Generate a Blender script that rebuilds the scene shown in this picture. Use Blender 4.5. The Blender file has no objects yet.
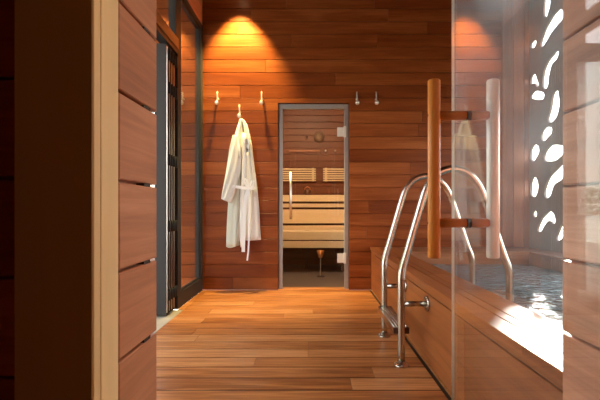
import bpy, bmesh, math, random
from mathutils import Vector, Matrix

S = bpy.context.scene
COL = S.collection
PI = math.pi

# ------------------------------------------------------------------ units
# camera at (0, 0, EYE) looking along +Y; FP = focal length in pixels of a 600 px wide frame
EYE = 0.965
FP = 400.0
VX, VY = 310.0, 208.0
def dep(s):            # depth at which one metre measures s pixels
    return FP / s
YB = dep(85.0)         # front of the back wall cladding (4.706)
YN = dep(483.0)        # pool-room side of the entrance wall (0.828)
XL = -1.26             # glazed left wall
XR = 2.58              # right wall with the leaf cut-outs
CEIL = 3.52
P = 0.1505             # cladding pitch

# ------------------------------------------------------------------ materials
def new_mat(name):
    m = bpy.data.materials.new(name)
    m.use_nodes = True
    nt = m.node_tree
    nt.nodes.clear()
    out = nt.nodes.new('ShaderNodeOutputMaterial')
    return m, nt, out

def nd(nt, kind, **kw):
    n = nt.nodes.new(kind)
    for k, v in kw.items():
        setattr(n, k, v)
    return n

def math_node(nt, op, a, b=None, clamp=False):
    n = nd(nt, 'ShaderNodeMath', operation=op)
    n.use_clamp = clamp
    for i, v in enumerate((a, b)):
        if v is None:
            continue
        if isinstance(v, (int, float)):
            n.inputs[i].default_value = v
        else:
            nt.links.new(v, n.inputs[i])
    return n.outputs[0]

def wood(name, dark, mid, light, axis, rough=0.38, vary=0.55, grain=0.5, bump=0.12, fine=60.0, coat=0.0, spec=0.35, broad=9.0, along=1.3):
    m, nt, out = new_mat(name)
    L = nt.links
    tc = nd(nt, 'ShaderNodeTexCoord')
    geo = nd(nt, 'ShaderNodeNewGeometry')
    rnd = geo.outputs['Random Per Island']
    off = nd(nt, 'ShaderNodeCombineXYZ')
    for i, k in enumerate((37.0, 53.0, 71.0)):
        L.new(math_node(nt, 'MULTIPLY', rnd, k), off.inputs[i])
    add = nd(nt, 'ShaderNodeVectorMath', operation='ADD')
    L.new(tc.outputs['Object'], add.inputs[0]); L.new(off.outputs[0], add.inputs[1])
    def noise(along, across, detail, rg):
        mp = nd(nt, 'ShaderNodeMapping')
        sc = [across, across, across]; sc['XYZ'.index(axis)] = along
        mp.inputs['Scale'].default_value = sc
        L.new(add.outputs[0], mp.inputs['Vector'])
        n = nd(nt, 'ShaderNodeTexNoise')
        n.inputs['Scale'].default_value = 1.0
        n.inputs['Detail'].default_value = detail
        n.inputs['Roughness'].default_value = rg
        n.inputs['Distortion'].default_value = 0.6
        L.new(mp.outputs[0], n.inputs['Vector'])
        return n.outputs['Fac']
    big = noise(along, broad, 3.0, 0.5)
    str_ = noise(2.2, fine, 5.0, 0.65)
    # factor = vary*(random-0.5) + grain*(noises) + 0.5
    a = math_node(nt, 'MULTIPLY', math_node(nt, 'SUBTRACT', rnd, 0.5), vary)
    b = math_node(nt, 'MULTIPLY', math_node(nt, 'SUBTRACT', big, 0.5), grain * 2.0)
    c = math_node(nt, 'MULTIPLY', math_node(nt, 'SUBTRACT', str_, 0.5), grain * 1.7)
    f = math_node(nt, 'ADD', math_node(nt, 'ADD', math_node(nt, 'ADD', a, b), c), 0.5, clamp=True)
    ramp = nd(nt, 'ShaderNodeValToRGB')
    e = ramp.color_ramp.elements
    e[0].position = 0.0; e[0].color = (*dark, 1)
    e[1].position = 1.0; e[1].color = (*light, 1)
    k = e.new(0.5); k.color = (*mid, 1)
    L.new(f, ramp.inputs[0])
    bs = nd(nt, 'ShaderNodeBsdfPrincipled')
    L.new(ramp.outputs[0], bs.inputs['Base Color'])
    r = math_node(nt, 'ADD', math_node(nt, 'MULTIPLY', str_, 0.25), rough - 0.12)
    L.new(r, bs.inputs['Roughness'])
    bs.inputs['Specular IOR Level'].default_value = spec
    bs.inputs['Coat Weight'].default_value = coat
    bs.inputs['Coat Roughness'].default_value = 0.22
    bp = nd(nt, 'ShaderNodeBump')
    bp.inputs['Strength'].default_value = bump
    bp.inputs['Distance'].default_value = 0.004
    L.new(str_, bp.inputs['Height'])
    L.new(bp.outputs[0], bs.inputs['Normal'])
    L.new(bs.outputs[0], out.inputs[0])
    return m

def plain(name, col, rough=0.5, metal=0.0, noise=0.0, nscale=40.0, bump=0.0, spec=0.5, sheen=0.0):
    m, nt, out = new_mat(name)
    L = nt.links
    bs = nd(nt, 'ShaderNodeBsdfPrincipled')
    bs.inputs['Base Color'].default_value = (*col, 1)
    bs.inputs['Roughness'].default_value = rough
    bs.inputs['Metallic'].default_value = metal
    bs.inputs['Specular IOR Level'].default_value = spec
    bs.inputs['Sheen Weight'].default_value = sheen
    tc = nd(nt, 'ShaderNodeTexCoord')
    n = nd(nt, 'ShaderNodeTexNoise')
    n.inputs['Scale'].default_value = nscale
    n.inputs['Detail'].default_value = 4.0
    L.new(tc.outputs['Object'], n.inputs['Vector'])
    if noise > 0:
        mx = nd(nt, 'ShaderNodeMix', data_type='RGBA')
        mx.inputs[6].default_value = (*[c * (1 - noise) for c in col], 1)
        mx.inputs[7].default_value = (*[min(1, c * (1 + noise)) for c in col], 1)
        L.new(n.outputs['Fac'], mx.inputs[0])
        L.new(mx.outputs[2], bs.inputs['Base Color'])
    if bump > 0:
        bp = nd(nt, 'ShaderNodeBump')
        bp.inputs['Strength'].default_value = bump
        bp.inputs['Distance'].default_value = 0.003
        L.new(n.outputs['Fac'], bp.inputs['Height'])
        L.new(bp.outputs[0], bs.inputs['Normal'])
    L.new(bs.outputs[0], out.inputs[0])
    return m

def glass(name, tint=(0.97, 0.985, 0.98), r0=0.045, refl=1.0, haze=0.0, haze_col=(0.80, 0.90, 1.0), rough=0.0, haze_scale=3.0):
    """flat pane: clear transmission, Schlick reflection, and optionally a thin uneven film of painted sun glare"""
    m, nt, out = new_mat(name)
    L = nt.links
    geo = nd(nt, 'ShaderNodeNewGeometry')
    dot = nd(nt, 'ShaderNodeVectorMath', operation='DOT_PRODUCT')
    L.new(geo.outputs['Normal'], dot.inputs[0]); L.new(geo.outputs['Incoming'], dot.inputs[1])
    c = math_node(nt, 'ABSOLUTE', dot.outputs['Value'])
    k = math_node(nt, 'POWER', math_node(nt, 'SUBTRACT', 1.0, c, clamp=True), 5.0)
    fr = math_node(nt, 'ADD', math_node(nt, 'MULTIPLY', k, (1 - r0) * refl), r0, clamp=True)
    tr = nd(nt, 'ShaderNodeBsdfTransparent'); tr.inputs[0].default_value = (*tint, 1)
    gl = nd(nt, 'ShaderNodeBsdfGlossy'); gl.inputs['Roughness'].default_value = rough
    gl.inputs['Color'].default_value = (1, 1, 1, 1)
    base = tr.outputs[0]
    if haze > 0:
        d = nd(nt, 'ShaderNodeBsdfTranslucent'); d.inputs[0].default_value = (*haze_col, 1)
        d2 = nd(nt, 'ShaderNodeBsdfDiffuse'); d2.inputs[0].default_value = (*haze_col, 1)
        dm = nd(nt, 'ShaderNodeMixShader'); dm.inputs[0].default_value = 0.3
        L.new(d.outputs[0], dm.inputs[1]); L.new(d2.outputs[0], dm.inputs[2])
        tc = nd(nt, 'ShaderNodeTexCoord')
        n = nd(nt, 'ShaderNodeTexNoise'); n.inputs['Scale'].default_value = haze_scale
        n.inputs['Detail'].default_value = 3.0
        L.new(tc.outputs['Object'], n.inputs['Vector'])
        sp = nd(nt, 'ShaderNodeSeparateXYZ'); L.new(tc.outputs['Object'], sp.inputs[0])
        mr = nd(nt, 'ShaderNodeMapRange'); mr.interpolation_type = 'SMOOTHSTEP'      # painted glare haze, denser on the upper part of the pane
        mr.inputs['From Min'].default_value = 0.55; mr.inputs['From Max'].default_value = 1.55
        mr.inputs['To Min'].default_value = 0.06; mr.inputs['To Max'].default_value = 1.0
        L.new(sp.outputs[2], mr.inputs['Value'])
        fm = math_node(nt, 'MULTIPLY', math_node(nt, 'MULTIPLY', n.outputs['Fac'], haze * 2.0), mr.outputs[0], clamp=True)
        mx = nd(nt, 'ShaderNodeMixShader')
        L.new(fm, mx.inputs[0]); L.new(base, mx.inputs[1]); L.new(dm.outputs[0], mx.inputs[2])
        base = mx.outputs[0]
    mix = nd(nt, 'ShaderNodeMixShader')
    L.new(fr, mix.inputs[0]); L.new(base, mix.inputs[1]); L.new(gl.outputs[0], mix.inputs[2])
    L.new(mix.outputs[0], out.inputs[0])
    return m

def emit(name, col, strength):
    m, nt, out = new_mat(name)
    e = nd(nt, 'ShaderNodeEmission')
    e.inputs[0].default_value = (*col, 1); e.inputs[1].default_value = strength
    nt.links.new(e.outputs[0], out.inputs[0])
    return m

M = {}
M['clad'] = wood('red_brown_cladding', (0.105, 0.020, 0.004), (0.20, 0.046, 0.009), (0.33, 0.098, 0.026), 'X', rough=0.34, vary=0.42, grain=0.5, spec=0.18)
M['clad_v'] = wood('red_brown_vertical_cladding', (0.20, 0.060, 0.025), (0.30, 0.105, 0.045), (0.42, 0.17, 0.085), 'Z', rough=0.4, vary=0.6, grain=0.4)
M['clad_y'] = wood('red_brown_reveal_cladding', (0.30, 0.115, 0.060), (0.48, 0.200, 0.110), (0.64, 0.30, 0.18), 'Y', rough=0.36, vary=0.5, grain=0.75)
M['floor'] = wood('honey_deck_boards', (0.26, 0.078, 0.019), (0.48, 0.175, 0.047), (0.68, 0.31, 0.115), 'X', rough=0.36, vary=0.7, grain=0.85, broad=30.0, along=2.6, fine=120.0)
M['tub'] = wood('tub_boards', (0.14, 0.036, 0.009), (0.26, 0.077, 0.020), (0.38, 0.128, 0.040), 'Y', rough=0.34, broad=18.0, spec=0.5, vary=0.4, grain=0.7)
M['tub_x'] = wood('tub_boards_across', (0.17, 0.060, 0.024), (0.27, 0.105, 0.044), (0.37, 0.16, 0.075), 'X', rough=0.34, vary=0.4, grain=0.5)
M['pine'] = wood('pale_frame_timber', (0.66, 0.42, 0.21), (0.76, 0.52, 0.27), (0.84, 0.61, 0.34), 'Z', rough=0.5, vary=0.2, grain=0.3, fine=35)
M['case'] = wood('shaded_casing_timber', (0.19, 0.083, 0.016), (0.23, 0.10, 0.02), (0.27, 0.12, 0.025), 'Z', rough=0.55, vary=0.1, grain=0.25, fine=30)  # same timber as the frame, with its shade put into the colour
M['handle'] = wood('oiled_handle_timber', (0.62, 0.20, 0.030), (0.70, 0.25, 0.042), (0.78, 0.31, 0.06), 'Z', rough=0.38, vary=0.1, grain=0.3, fine=80)
M['beam'] = wood('brown_beam_timber', (0.20, 0.07, 0.025), (0.27, 0.10, 0.04), (0.34, 0.13, 0.05), 'Y', rough=0.45, vary=0.2, grain=0.4)
M['spruce'] = wood('sauna_bench_timber', (0.60, 0.40, 0.21), (0.70, 0.50, 0.29), (0.78, 0.60, 0.38), 'X', rough=0.5, vary=0.4, grain=0.3)
M['sauna_wall'] = wood('sauna_wall_timber', (0.10, 0.026, 0.007), (0.14, 0.040, 0.011), (0.19, 0.060, 0.018), 'X', rough=0.5, vary=0.3, grain=0.3)
M['screen'] = plain('cut_screen_panel', (0.20, 0.13, 0.10), 0.45, noise=0.15, nscale=6)
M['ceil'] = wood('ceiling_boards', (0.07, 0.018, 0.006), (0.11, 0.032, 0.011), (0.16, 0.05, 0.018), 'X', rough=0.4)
M['steel'] = plain('brushed_steel', (0.56, 0.52, 0.46), 0.24, metal=1.0, noise=0.04, nscale=120)
M['satin'] = plain('satin_steel', (0.80, 0.77, 0.72), 0.33, metal=1.0)
M['hookmetal'] = plain('pale_hook_metal', (0.83, 0.78, 0.70), 0.28, metal=0.85)
M['hinge'] = plain('hinge_metal', (0.78, 0.74, 0.66), 0.4, metal=0.5)
M['anthracite'] = plain('anthracite_frame', (0.030, 0.026, 0.024), 0.55, noise=0.1, spec=0.25)
M['black'] = plain('black_gasket', (0.012, 0.012, 0.014), 0.5)
M['alu'] = plain('grey_aluminium_frame', (0.40, 0.38, 0.36), 0.4, metal=0.6)
M['litbar'] = plain('sunlit_bar', (0.86, 0.87, 0.86), 0.32, metal=0.25)  # pale tone paints in sunlight and the reflection in the glass
M['glass'] = glass('clear_glass')
M['doorglass'] = glass('glare_haze_glass', haze=0.085, r0=0.03, refl=0.75)  # sun glare over the pane imitated by a shader haze
M['saunaglass'] = glass('warm_sauna_glass', tint=(0.985, 0.97, 0.95), r0=0.03)
M['edge'] = plain('polished_glass_edge', (0.75, 0.88, 0.86), 0.15, spec=0.8)
M['cloth'] = plain('white_towelling', (0.74, 0.72, 0.67), 0.9, noise=0.06, nscale=220, bump=0.5, sheen=0.3)
M['cloth_grey'] = plain('greyish_towelling', (0.60, 0.61, 0.53), 0.9, noise=0.06, nscale=220, bump=0.5, sheen=0.3)  # greyer tone, used on the left front panel of the robe
M['cloth2'] = plain('white_trim_cloth', (0.86, 0.86, 0.86), 0.9, noise=0.04, nscale=220, bump=0.3, sheen=0.3)
M['stone'] = plain('beige_stone', (0.40, 0.36, 0.29), 0.6, noise=0.12, nscale=18, bump=0.1)
M['joint'] = plain('dark_joint_filler', (0.035, 0.014, 0.006), 0.7)
M['tile'] = plain('dark_grey_floor_tile', (0.075, 0.062, 0.060), 0.4, noise=0.2, nscale=8)
M['copper'] = plain('copper_metal', (0.75, 0.30, 0.10), 0.35, metal=0.9)
M['darkwood'] = plain('dark_pail_wood', (0.10, 0.035, 0.015), 0.5, noise=0.2)
M['dial'] = plain('gauge_face', (0.24, 0.15, 0.09), 0.5, noise=0.05)
M['render'] = plain('white_garden_render', (0.80, 0.79, 0.75), 0.8, noise=0.05, nscale=5)
M['leafs'] = plain('hedge_leaf', (0.10, 0.22, 0.05), 0.55, noise=0.5, nscale=14)
M['grass'] = plain('lawn', (0.05, 0.10, 0.025), 0.8, noise=0.3, nscale=3)
M['basin'] = plain('dark_tub_lining', (0.10, 0.11, 0.10), 0.4, noise=0.1)
M['lamp'] = emit('lamp_lens', (1.0, 0.72, 0.38), 30.0)
M['lobby_fill'] = emit('lobby_fill_glow', (1.0, 0.74, 0.44), 170.0)  # added fill light behind the camera for the entrance frame and reveal
M['sauna_lamp'] = emit('sauna_lamp_lens', (1.0, 0.78, 0.48), 420.0)

def water_mat():
    m, nt, out = new_mat('pool_water')
    L = nt.links
    bs = nd(nt, 'ShaderNodeBsdfPrincipled')
    bs.inputs['Base Color'].default_value = (0.14, 0.17, 0.172, 1)
    bs.inputs['Roughness'].default_value = 0.07
    bs.inputs['IOR'].default_value = 1.33
    tc = nd(nt, 'ShaderNodeTexCoord')
    n = nd(nt, 'ShaderNodeTexNoise'); n.inputs['Scale'].default_value = 9.0; n.inputs['Detail'].default_value = 3.0
    n.inputs['Distortion'].default_value = 1.2
    L.new(tc.outputs['Object'], n.inputs['Vector'])
    bp = nd(nt, 'ShaderNodeBump'); bp.inputs['Strength'].default_value = 1.0; bp.inputs['Distance'].default_value = 0.06
    L.new(n.outputs['Fac'], bp.inputs['Height']); L.new(bp.outputs[0], bs.inputs['Normal'])
    L.new(bs.outputs[0], out.inputs[0])
    return m
M['water'] = water_mat()

# ------------------------------------------------------------------ mesh helpers
class MB:
    def __init__(self):
        self.bm = bmesh.new()
    def quad(self, *pts):
        return self.bm.faces.new([self.bm.verts.new(p) for p in pts])
    def hexa(self, p):          # 8 points: bottom ring then top ring
        v = [self.bm.verts.new(q) for q in p]
        for f in ((3, 2, 1, 0), (4, 5, 6, 7), (0, 1, 5, 4), (1, 2, 6, 5), (2, 3, 7, 6), (3, 0, 4, 7)):
            self.bm.faces.new([v[i] for i in f])
        return v
    def box(self, x0, x1, y0, y1, z0, z1, bev=0.0, seg=2):
        v = self.hexa([(x0, y0, z0), (x1, y0, z0), (x1, y1, z0), (x0, y1, z0),
                       (x0, y0, z1), (x1, y0, z1), (x1, y1, z1), (x0, y1, z1)])
        if bev > 0:
            es = list({e for q in v for e in q.link_edges})
            bmesh.ops.bevel(self.bm, geom=es, offset=bev, segments=seg, profile=0.5, affect='EDGES')
        return self
    def tube(self, pts, r, n=14, cap=True):
        pts = [Vector(p) for p in pts]
        rs = r if isinstance(r, (list, tuple)) else [r] * len(pts)
        t0 = (pts[1] - pts[0]).normalized()
        ref = Vector((0, 0, 1)) if abs(t0.z) < 0.9 else Vector((1, 0, 0))
        u = t0.cross(ref).normalized()
        rings = []
        for i, p in enumerate(pts):
            a = pts[max(i - 1, 0)]; b = pts[min(i + 1, len(pts) - 1)]
            t = (b - a).normalized()
            u = (u - t * u.dot(t)).normalized()
            w = t.cross(u)
            rings.append([self.bm.verts.new(p + (u * math.cos(2 * PI * k / n) + w * math.sin(2 * PI * k / n)) * rs[i]) for k in range(n)])
        for a, b in zip(rings, rings[1:]):
            for k in range(n):
                f = self.bm.faces.new((a[k], a[(k + 1) % n], b[(k + 1) % n], b[k])); f.smooth = True
        if cap:
            self.bm.faces.new(rings[0][::-1]); self.bm.faces.new(rings[-1])
        return self
    def loft(self, rings, cap=True, smooth=True, closed=True):
        rr = [[self.bm.verts.new(p) for p in ring] for ring in rings]
        n = len(rr[0])
        for a, b in zip(rr, rr[1:]):
            for k in range(n if closed else n - 1):
                f = self.bm.faces.new((a[k], a[(k + 1) % n], b[(k + 1) % n], b[k])); f.smooth = smooth
        if cap and closed:
            self.bm.faces.new(rr[0][::-1]); self.bm.faces.new(rr[-1])
        return self
    def lathe(self, prof, origin, axis='Z', n=28):
        rings = []
        for r, h in prof:
            ring = []
            for k in range(n):
                c, s = math.cos(2 * PI * k / n) * max(r, 1e-4), math.sin(2 * PI * k / n) * max(r, 1e-4)
                p = {'Z': (c, s, h), 'X': (h, c, s), 'Y': (s, h, c)}[axis]
                ring.append((origin[0] + p[0], origin[1] + p[1], origin[2] + p[2]))
            rings.append(ring)
        return self.loft(rings)
    def boards(self, u0, u1, v0, v1, place, pitch=P, gap=0.0055, voff=0.0, thick=0.018, holes=(), maxlen=2.4, minlen=0.7,
               seed=1, cham=0.0022, joints=True, backing=True):
        """planks along u stacked along v; place(u, v, w) -> point, w = 0 at the face, negative behind it"""
        rng = random.Random(seed)
        k0 = math.floor((v0 - voff) / pitch) - 1
        k = k0
        while voff + k * pitch < v1:
            a = max(voff + k * pitch + gap / 2, v0); b = min(voff + (k + 1) * pitch - gap / 2, v1)
            k += 1
            # fixed random joints of the row
            cuts = []
            if joints:
                x = u0 + rng.uniform(0.25, maxlen)
                while x < u1 - 0.25:
                    cuts.append(x); x += rng.uniform(minlen, maxlen)
            if b - a < 0.012:
                continue
            vs = sorted({a, b} | {q for h in holes for q in (h[2], h[3]) if a + 0.008 < q < b - 0.008})
            for va, vb in zip(vs, vs[1:]):
                spans = [(u0, u1)]
                for h in holes:
                    if h[2] < vb - 1e-4 and h[3] > va + 1e-4:
                        nx = []
                        for s, e in spans:
                            if h[1] <= s or h[0] >= e:
                                nx.append((s, e)); continue
                            if h[0] > s: nx.append((s, h[0]))
                            if h[1] < e: nx.append((h[1], e))
                        spans = nx
                for s, e in spans:
                    us = [s] + [q for q in cuts if s + 0.1 < q < e - 0.1] + [e]
                    for i, (ua, ub) in enumerate(zip(us, us[1:])):
                        g = 0.0007
                        self.plank(ua + (g if i else 0), ub - (g if i < len(us) - 2 else 0), va, vb, place, thick, cham)
        if backing:
            us = sorted({u0, u1} | {q for h in holes for q in h[:2] if u0 < q < u1})
            vs = sorted({v0, v1} | {q for h in holes for q in h[2:] if v0 < q < v1})
            for ua, ub in zip(us, us[1:]):
                for va, vb in zip(vs, vs[1:]):
                    cu, cv = (ua + ub) / 2, (va + vb) / 2
                    if any(h[0] < cu < h[1] and h[2] < cv < h[3] for h in holes):
                        continue
                    self.hexa([place(ua, va, -thick - 0.03), place(ub, va, -thick - 0.03), place(ub, vb, -thick - 0.03), place(ua, vb, -thick - 0.03),
                               place(ua, va, -thick + 0.001), place(ub, va, -thick + 0.001), place(ub, vb, -thick + 0.001), place(ua, vb, -thick + 0.001)])
        return self
    def plank(self, ua, ub, va, vb, place, t, c):
        def ring(d, w):
            return [self.bm.verts.new(place(u, v, w)) for u, v in ((ua + d, va + d), (ub - d, va + d), (ub - d, vb - d), (ua + d, vb - d))]
        r0, r1, r2 = ring(0, -t), ring(0, -c), ring(c, 0)
        for a, b in ((r0, r1), (r1, r2)):
            for i in range(4):
                self.bm.faces.new((a[i], a[(i + 1) % 4], b[(i + 1) % 4], b[i]))
        self.bm.faces.new(r2)
        self.bm.faces.new(r0[::-1])
    def build(self, name, mat, parent=None, smooth=False, subsurf=0):
        bmesh.ops.recalc_face_normals(self.bm, faces=self.bm.faces)
        me = bpy.data.meshes.new(name)
        self.bm.to_mesh(me); self.bm.free()
        for mm in (mat if isinstance(mat, (list, tuple)) else [mat]):
            me.materials.append(mm)
        if smooth:
            for p in me.polygons: p.use_smooth = True
        o = bpy.data.objects.new(name, me)
        COL.objects.link(o)
        if subsurf:
            md = o.modifiers.new('sub', 'SUBSURF'); md.levels = subsurf; md.render_levels = subsurf
        if parent is not None:
            o.parent = parent
            o.matrix_parent_inverse = Matrix.Translation(-Vector(parent.location))
        return o

def tag(o, label, cat, group=None, kind=None):
    o['label'] = label; o['category'] = cat
    if group: o['group'] = group
    if kind: o['kind'] = kind
    return o
def thing(name, loc, label, cat, group=None, kind=None):
    o = bpy.data.objects.new(name, None)
    o.location = loc; o.empty_display_size = 0.1
    COL.objects.link(o)
    return tag(o, label, cat, group, kind)

# ------------------------------------------------------------------ setting: floor
b = MB()
b.boards(-1.20, 0.697, -1.9, YB, lambda u, v, w: (u, v, w), pitch=0.1545, gap=0.013, cham=0.002, voff=2.121, thick=0.03, seed=5, maxlen=2.2, minlen=0.9)
b.boards(-1.262, -1.20, dep(105), YB, lambda u, v, w: (u, v, w), pitch=0.1545, gap=0.0055, voff=2.121, thick=0.03, seed=6, joints=False)
b.box(0.72, 2.7, YN - 0.2, YB + 0.1, -0.09, -0.0005); b.box(-1.2, 0.72, -1.9, YB, -0.09, -0.036)
fl = b.build('floor', M['floor'])
b = MB(); b.box(-1.2, 0.72, -1.9, YB, -0.03, -0.0028); b.build('joint_filler', M['joint'], fl)
tag(fl, 'honey coloured wooden deck boards running across the pool room', 'floor', kind='structure')

b = MB(); b.box(-1.62, -1.203, YN + 0.06, dep(105) - 0.002, -0.08, -0.004, 0.004)
tag(b.build('trim_1', M['stone']), 'pale stone threshold beside the folding glass doors', 'threshold', kind='structure')

# ------------------------------------------------------------------ setting: back wall
DX0, DX1, DZ = -0.376, 0.459, 2.20            # sauna door opening
b = MB()
b.boards(-2.25, 2.26, 0.0, CEIL, lambda u, v, w: (u, YB - w, v), holes=[(DX0, DX1, -0.01, DZ)], seed=11, maxlen=2.6, minlen=0.8)
for (xa, xb, za, zb) in ((DX0 - 0.03, DX0, 0, DZ), (DX1, DX1 + 0.03, 0, DZ), (DX0 - 0.03, DX1 + 0.03, DZ, DZ + 0.03)):
    b.box(xa, xb, YB + 0.015, YB + 0.16, za, zb)
wb = b.build('wall_back', M['clad'])
tag(wb, 'red brown wooden back wall of long horizontal boards', 'wall', kind='structure')
b = MB()
b.boards(0.0, CEIL, 2.262, 2.62, lambda u, v, w: (v, YB - w, u), pitch=0.128, voff=2.262, seed=3, joints=False)
o = b.build('wall_back_corner', M['clad_v'])
tag(o, 'narrow section of vertical boards in the right corner of the back wall', 'wall', kind='structure')

# ------------------------------------------------------------------ setting: right wall with leaf-shaped cut-outs
def px_right(x, y):
    s = max((x - VX) / XR, FP / (YB - 0.012))
    return dep(s), EYE + (VY - y) / s
LEAVES = [
    [(544, 0), (545, -14), (549, -6), (550, 4), (548, 12), (546, 17)],
    [(541, 47), (543, 35), (549, 22), (556, 12), (561, 9), (562.5, 18), (558, 24), (551, 33), (545, 43)],
    [(530, 46), (532, 42), (536, 41), (535, 46), (532, 48)],
    [(544, 89), (543, 75), (546, 65), (552, 56), (558, 51), (557.5, 57), (552, 64), (549, 75), (547, 87)],
    [(530.5, 84), (533, 74), (537, 80), (538, 86), (534, 83)],
    [(530.5, 97), (533, 92.5), (538, 91), (544, 97), (540, 99.5), (534, 99)],
    [(548, 121), (550, 110), (556, 90), (559, 98), (558, 112), (553, 121)],
    [(541, 138), (543, 130), (549, 127), (552, 130), (547, 138), (543, 141)],
    [(530.5, 158), (532, 147), (537, 145), (539, 150), (536, 158), (533, 161)],
    [(544, 159), (548, 148), (557, 145), (564, 149), (559, 158), (549, 161)],
    [(531, 195), (530.5, 185), (534, 177), (538, 184), (537, 193), (534, 197)],
    [(545, 197), (547, 182), (555, 171), (564, 166), (563, 177), (554, 185), (549, 197)],
    [(538, 231), (540, 222), (546, 214), (551, 211.5), (555, 218), (554, 224), (549.5, 220.5), (544, 226), (540, 232)],
    [(557, 240), (558.5, 231), (564, 224), (563.5, 235), (560, 240)],
    [(533, 215), (534, 210.5), (536.5, 213), (535.5, 217)],
]
polys = [[px_right(x, y) for x, y in L] for L in LEAVES]
rng = random.Random(8)
WY0, WY1, WZ0, WZ1 = 0.98, 3.90, 0.62, 2.20    # window opening nearer the entrance
polys_w = [(WY0, WZ0), (WY1, WZ0), (WY1, WZ1), (WY0, WZ1)]
for row in range(0):                            # the same pattern carries on along the wall
    for c in range(1):
        cy = 3.72 - c * 0.43 + rng.uniform(-0.05, 0.05) - (0.2 if row % 2 else 0)
        cz = 0.86 + row * 0.33 + rng.uniform(-0.04, 0.04)
        a = rng.uniform(0.6, 1.5); ln = rng.uniform(0.13, 0.17); wd = rng.uniform(0.05, 0.075)
        bend = rng.uniform(-0.04, 0.04)
        pts = []
        for t in (-1, -0.6, -0.1, 0.45, 0.85, 1, 0.8, 0.4, -0.1, -0.6):
            i = len(pts)
            side = 1 if i in (1, 2, 3, 4) else (-1 if i in (6, 7, 8, 9) else 0)
            lx = t * ln; ly = side * wd * (1 - abs(t) ** 2.2) + bend * (1 - t * t)
            pts.append((cy + lx * math.cos(a) - ly * math.sin(a), cz + lx * math.sin(a) + ly * math.cos(a)))
        polys.append(pts)
cu = bpy.data.curves.new('screen_outline', 'CURVE')
cu.dimensions = '2D'; cu.fill_mode = 'BOTH'; cu.extrude = 0.012; cu.resolution_u = 5
def spline(pts, smooth):
    if smooth:
        sp = cu.splines.new('BEZIER'); sp.bezier_points.add(len(pts) - 1)
        for q, (x, y) in zip(sp.bezier_points, pts):
            q.co = (x, y, 0); q.handle_left_type = q.handle_right_type = 'AUTO'
    else:
        sp = cu.splines.new('POLY'); sp.points.add(len(pts) - 1)
        for q, (x, y) in zip(sp.points, pts): q.co = (x, y, 0, 1)
    sp.use_cyclic_u = True
spline([(YN, 0.0), (YB, 0.0), (YB, CEIL), (YN, CEIL)], False)
for p in polys: spline(p, True)
spline(polys_w, False)
tmp = bpy.data.objects.new('screen_tmp', cu); COL.objects.link(tmp)
bpy.context.view_layer.update()
dg = bpy.context.evaluated_depsgraph_get()
me = bpy.data.meshes.new_from_object(tmp.evaluated_get(dg))
bpy.data.objects.remove(tmp)
for v in me.vertices:
    y, z, w = v.co
    v.co = (XR + 0.012 + w, y, z)
me.materials.clear(); me.materials.append(M['screen'])
wr = bpy.data.objects.new('wall_right', me); COL.objects.link(wr)
tag(wr, 'right wall panel pierced with bright leaf-shaped cut-outs', 'wall', kind='structure')

win = thing('window_3', (XR, 2.25, WZ0), 'timber framed window in the right wall beside the hot tub', 'window', kind='structure')
b = MB()
b.box(XR - 0.01, XR + 0.06, WY0 - 0.03, WY0 + 0.04, WZ0 - 0.03, WZ1 + 0.03); b.box(XR - 0.01, XR + 0.06, WY1 - 0.04, WY1 + 0.03, WZ0 - 0.03, WZ1 + 0.03)
b.box(XR - 0.01, XR + 0.06, WY0 + 0.04, WY1 - 0.04, WZ0 - 0.03, WZ0 + 0.04); b.box(XR - 0.01, XR + 0.06, WY0 + 0.04, WY1 - 0.04, WZ1 - 0.04, WZ1 + 0.03)
b.box(XR - 0.01, XR + 0.06, 2.22, 2.28, WZ0 + 0.04, WZ1 - 0.04)
b.build('window_frame', M['beam'], win)
b = MB(); b.box(XR + 0.02, XR + 0.028, WY0 + 0.02, WY1 - 0.02, WZ0 + 0.02, WZ1 - 0.02); b.build('pane', M['glass'], win)

# ------------------------------------------------------------------ setting: ceiling
b = MB()
b.boards(-1.6, 2.6, YN - 0.2, YB, lambda u, v, w: (u, v, CEIL - w), pitch=P, seed=21)
tag(b.build('ceiling', M['ceil']), 'wooden board ceiling of the pool room', 'ceiling', kind='structure')

b = MB()
b.boards(-4.2, XL - 0.08, YN - 0.6, YB, lambda u, v, w: (u, v, CEIL - 0.02 - w), pitch=P, seed=22)
tag(b.build('ceiling_canopy', M['ceil']), 'wooden canopy over the terrace outside the left glazing', 'canopy', kind='structure')

# ------------------------------------------------------------------ setting: left wall glazing
FZ = 3.10                                       # top of the tall glazing
ya, yb = dep(105), YB - 0.002
b = MB()
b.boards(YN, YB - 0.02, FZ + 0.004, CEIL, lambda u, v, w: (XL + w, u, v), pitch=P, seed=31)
tag(b.build('wall_left', M['clad_y']), 'strip of red brown boards above the tall glazing on the left', 'wall', kind='structure')

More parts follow.
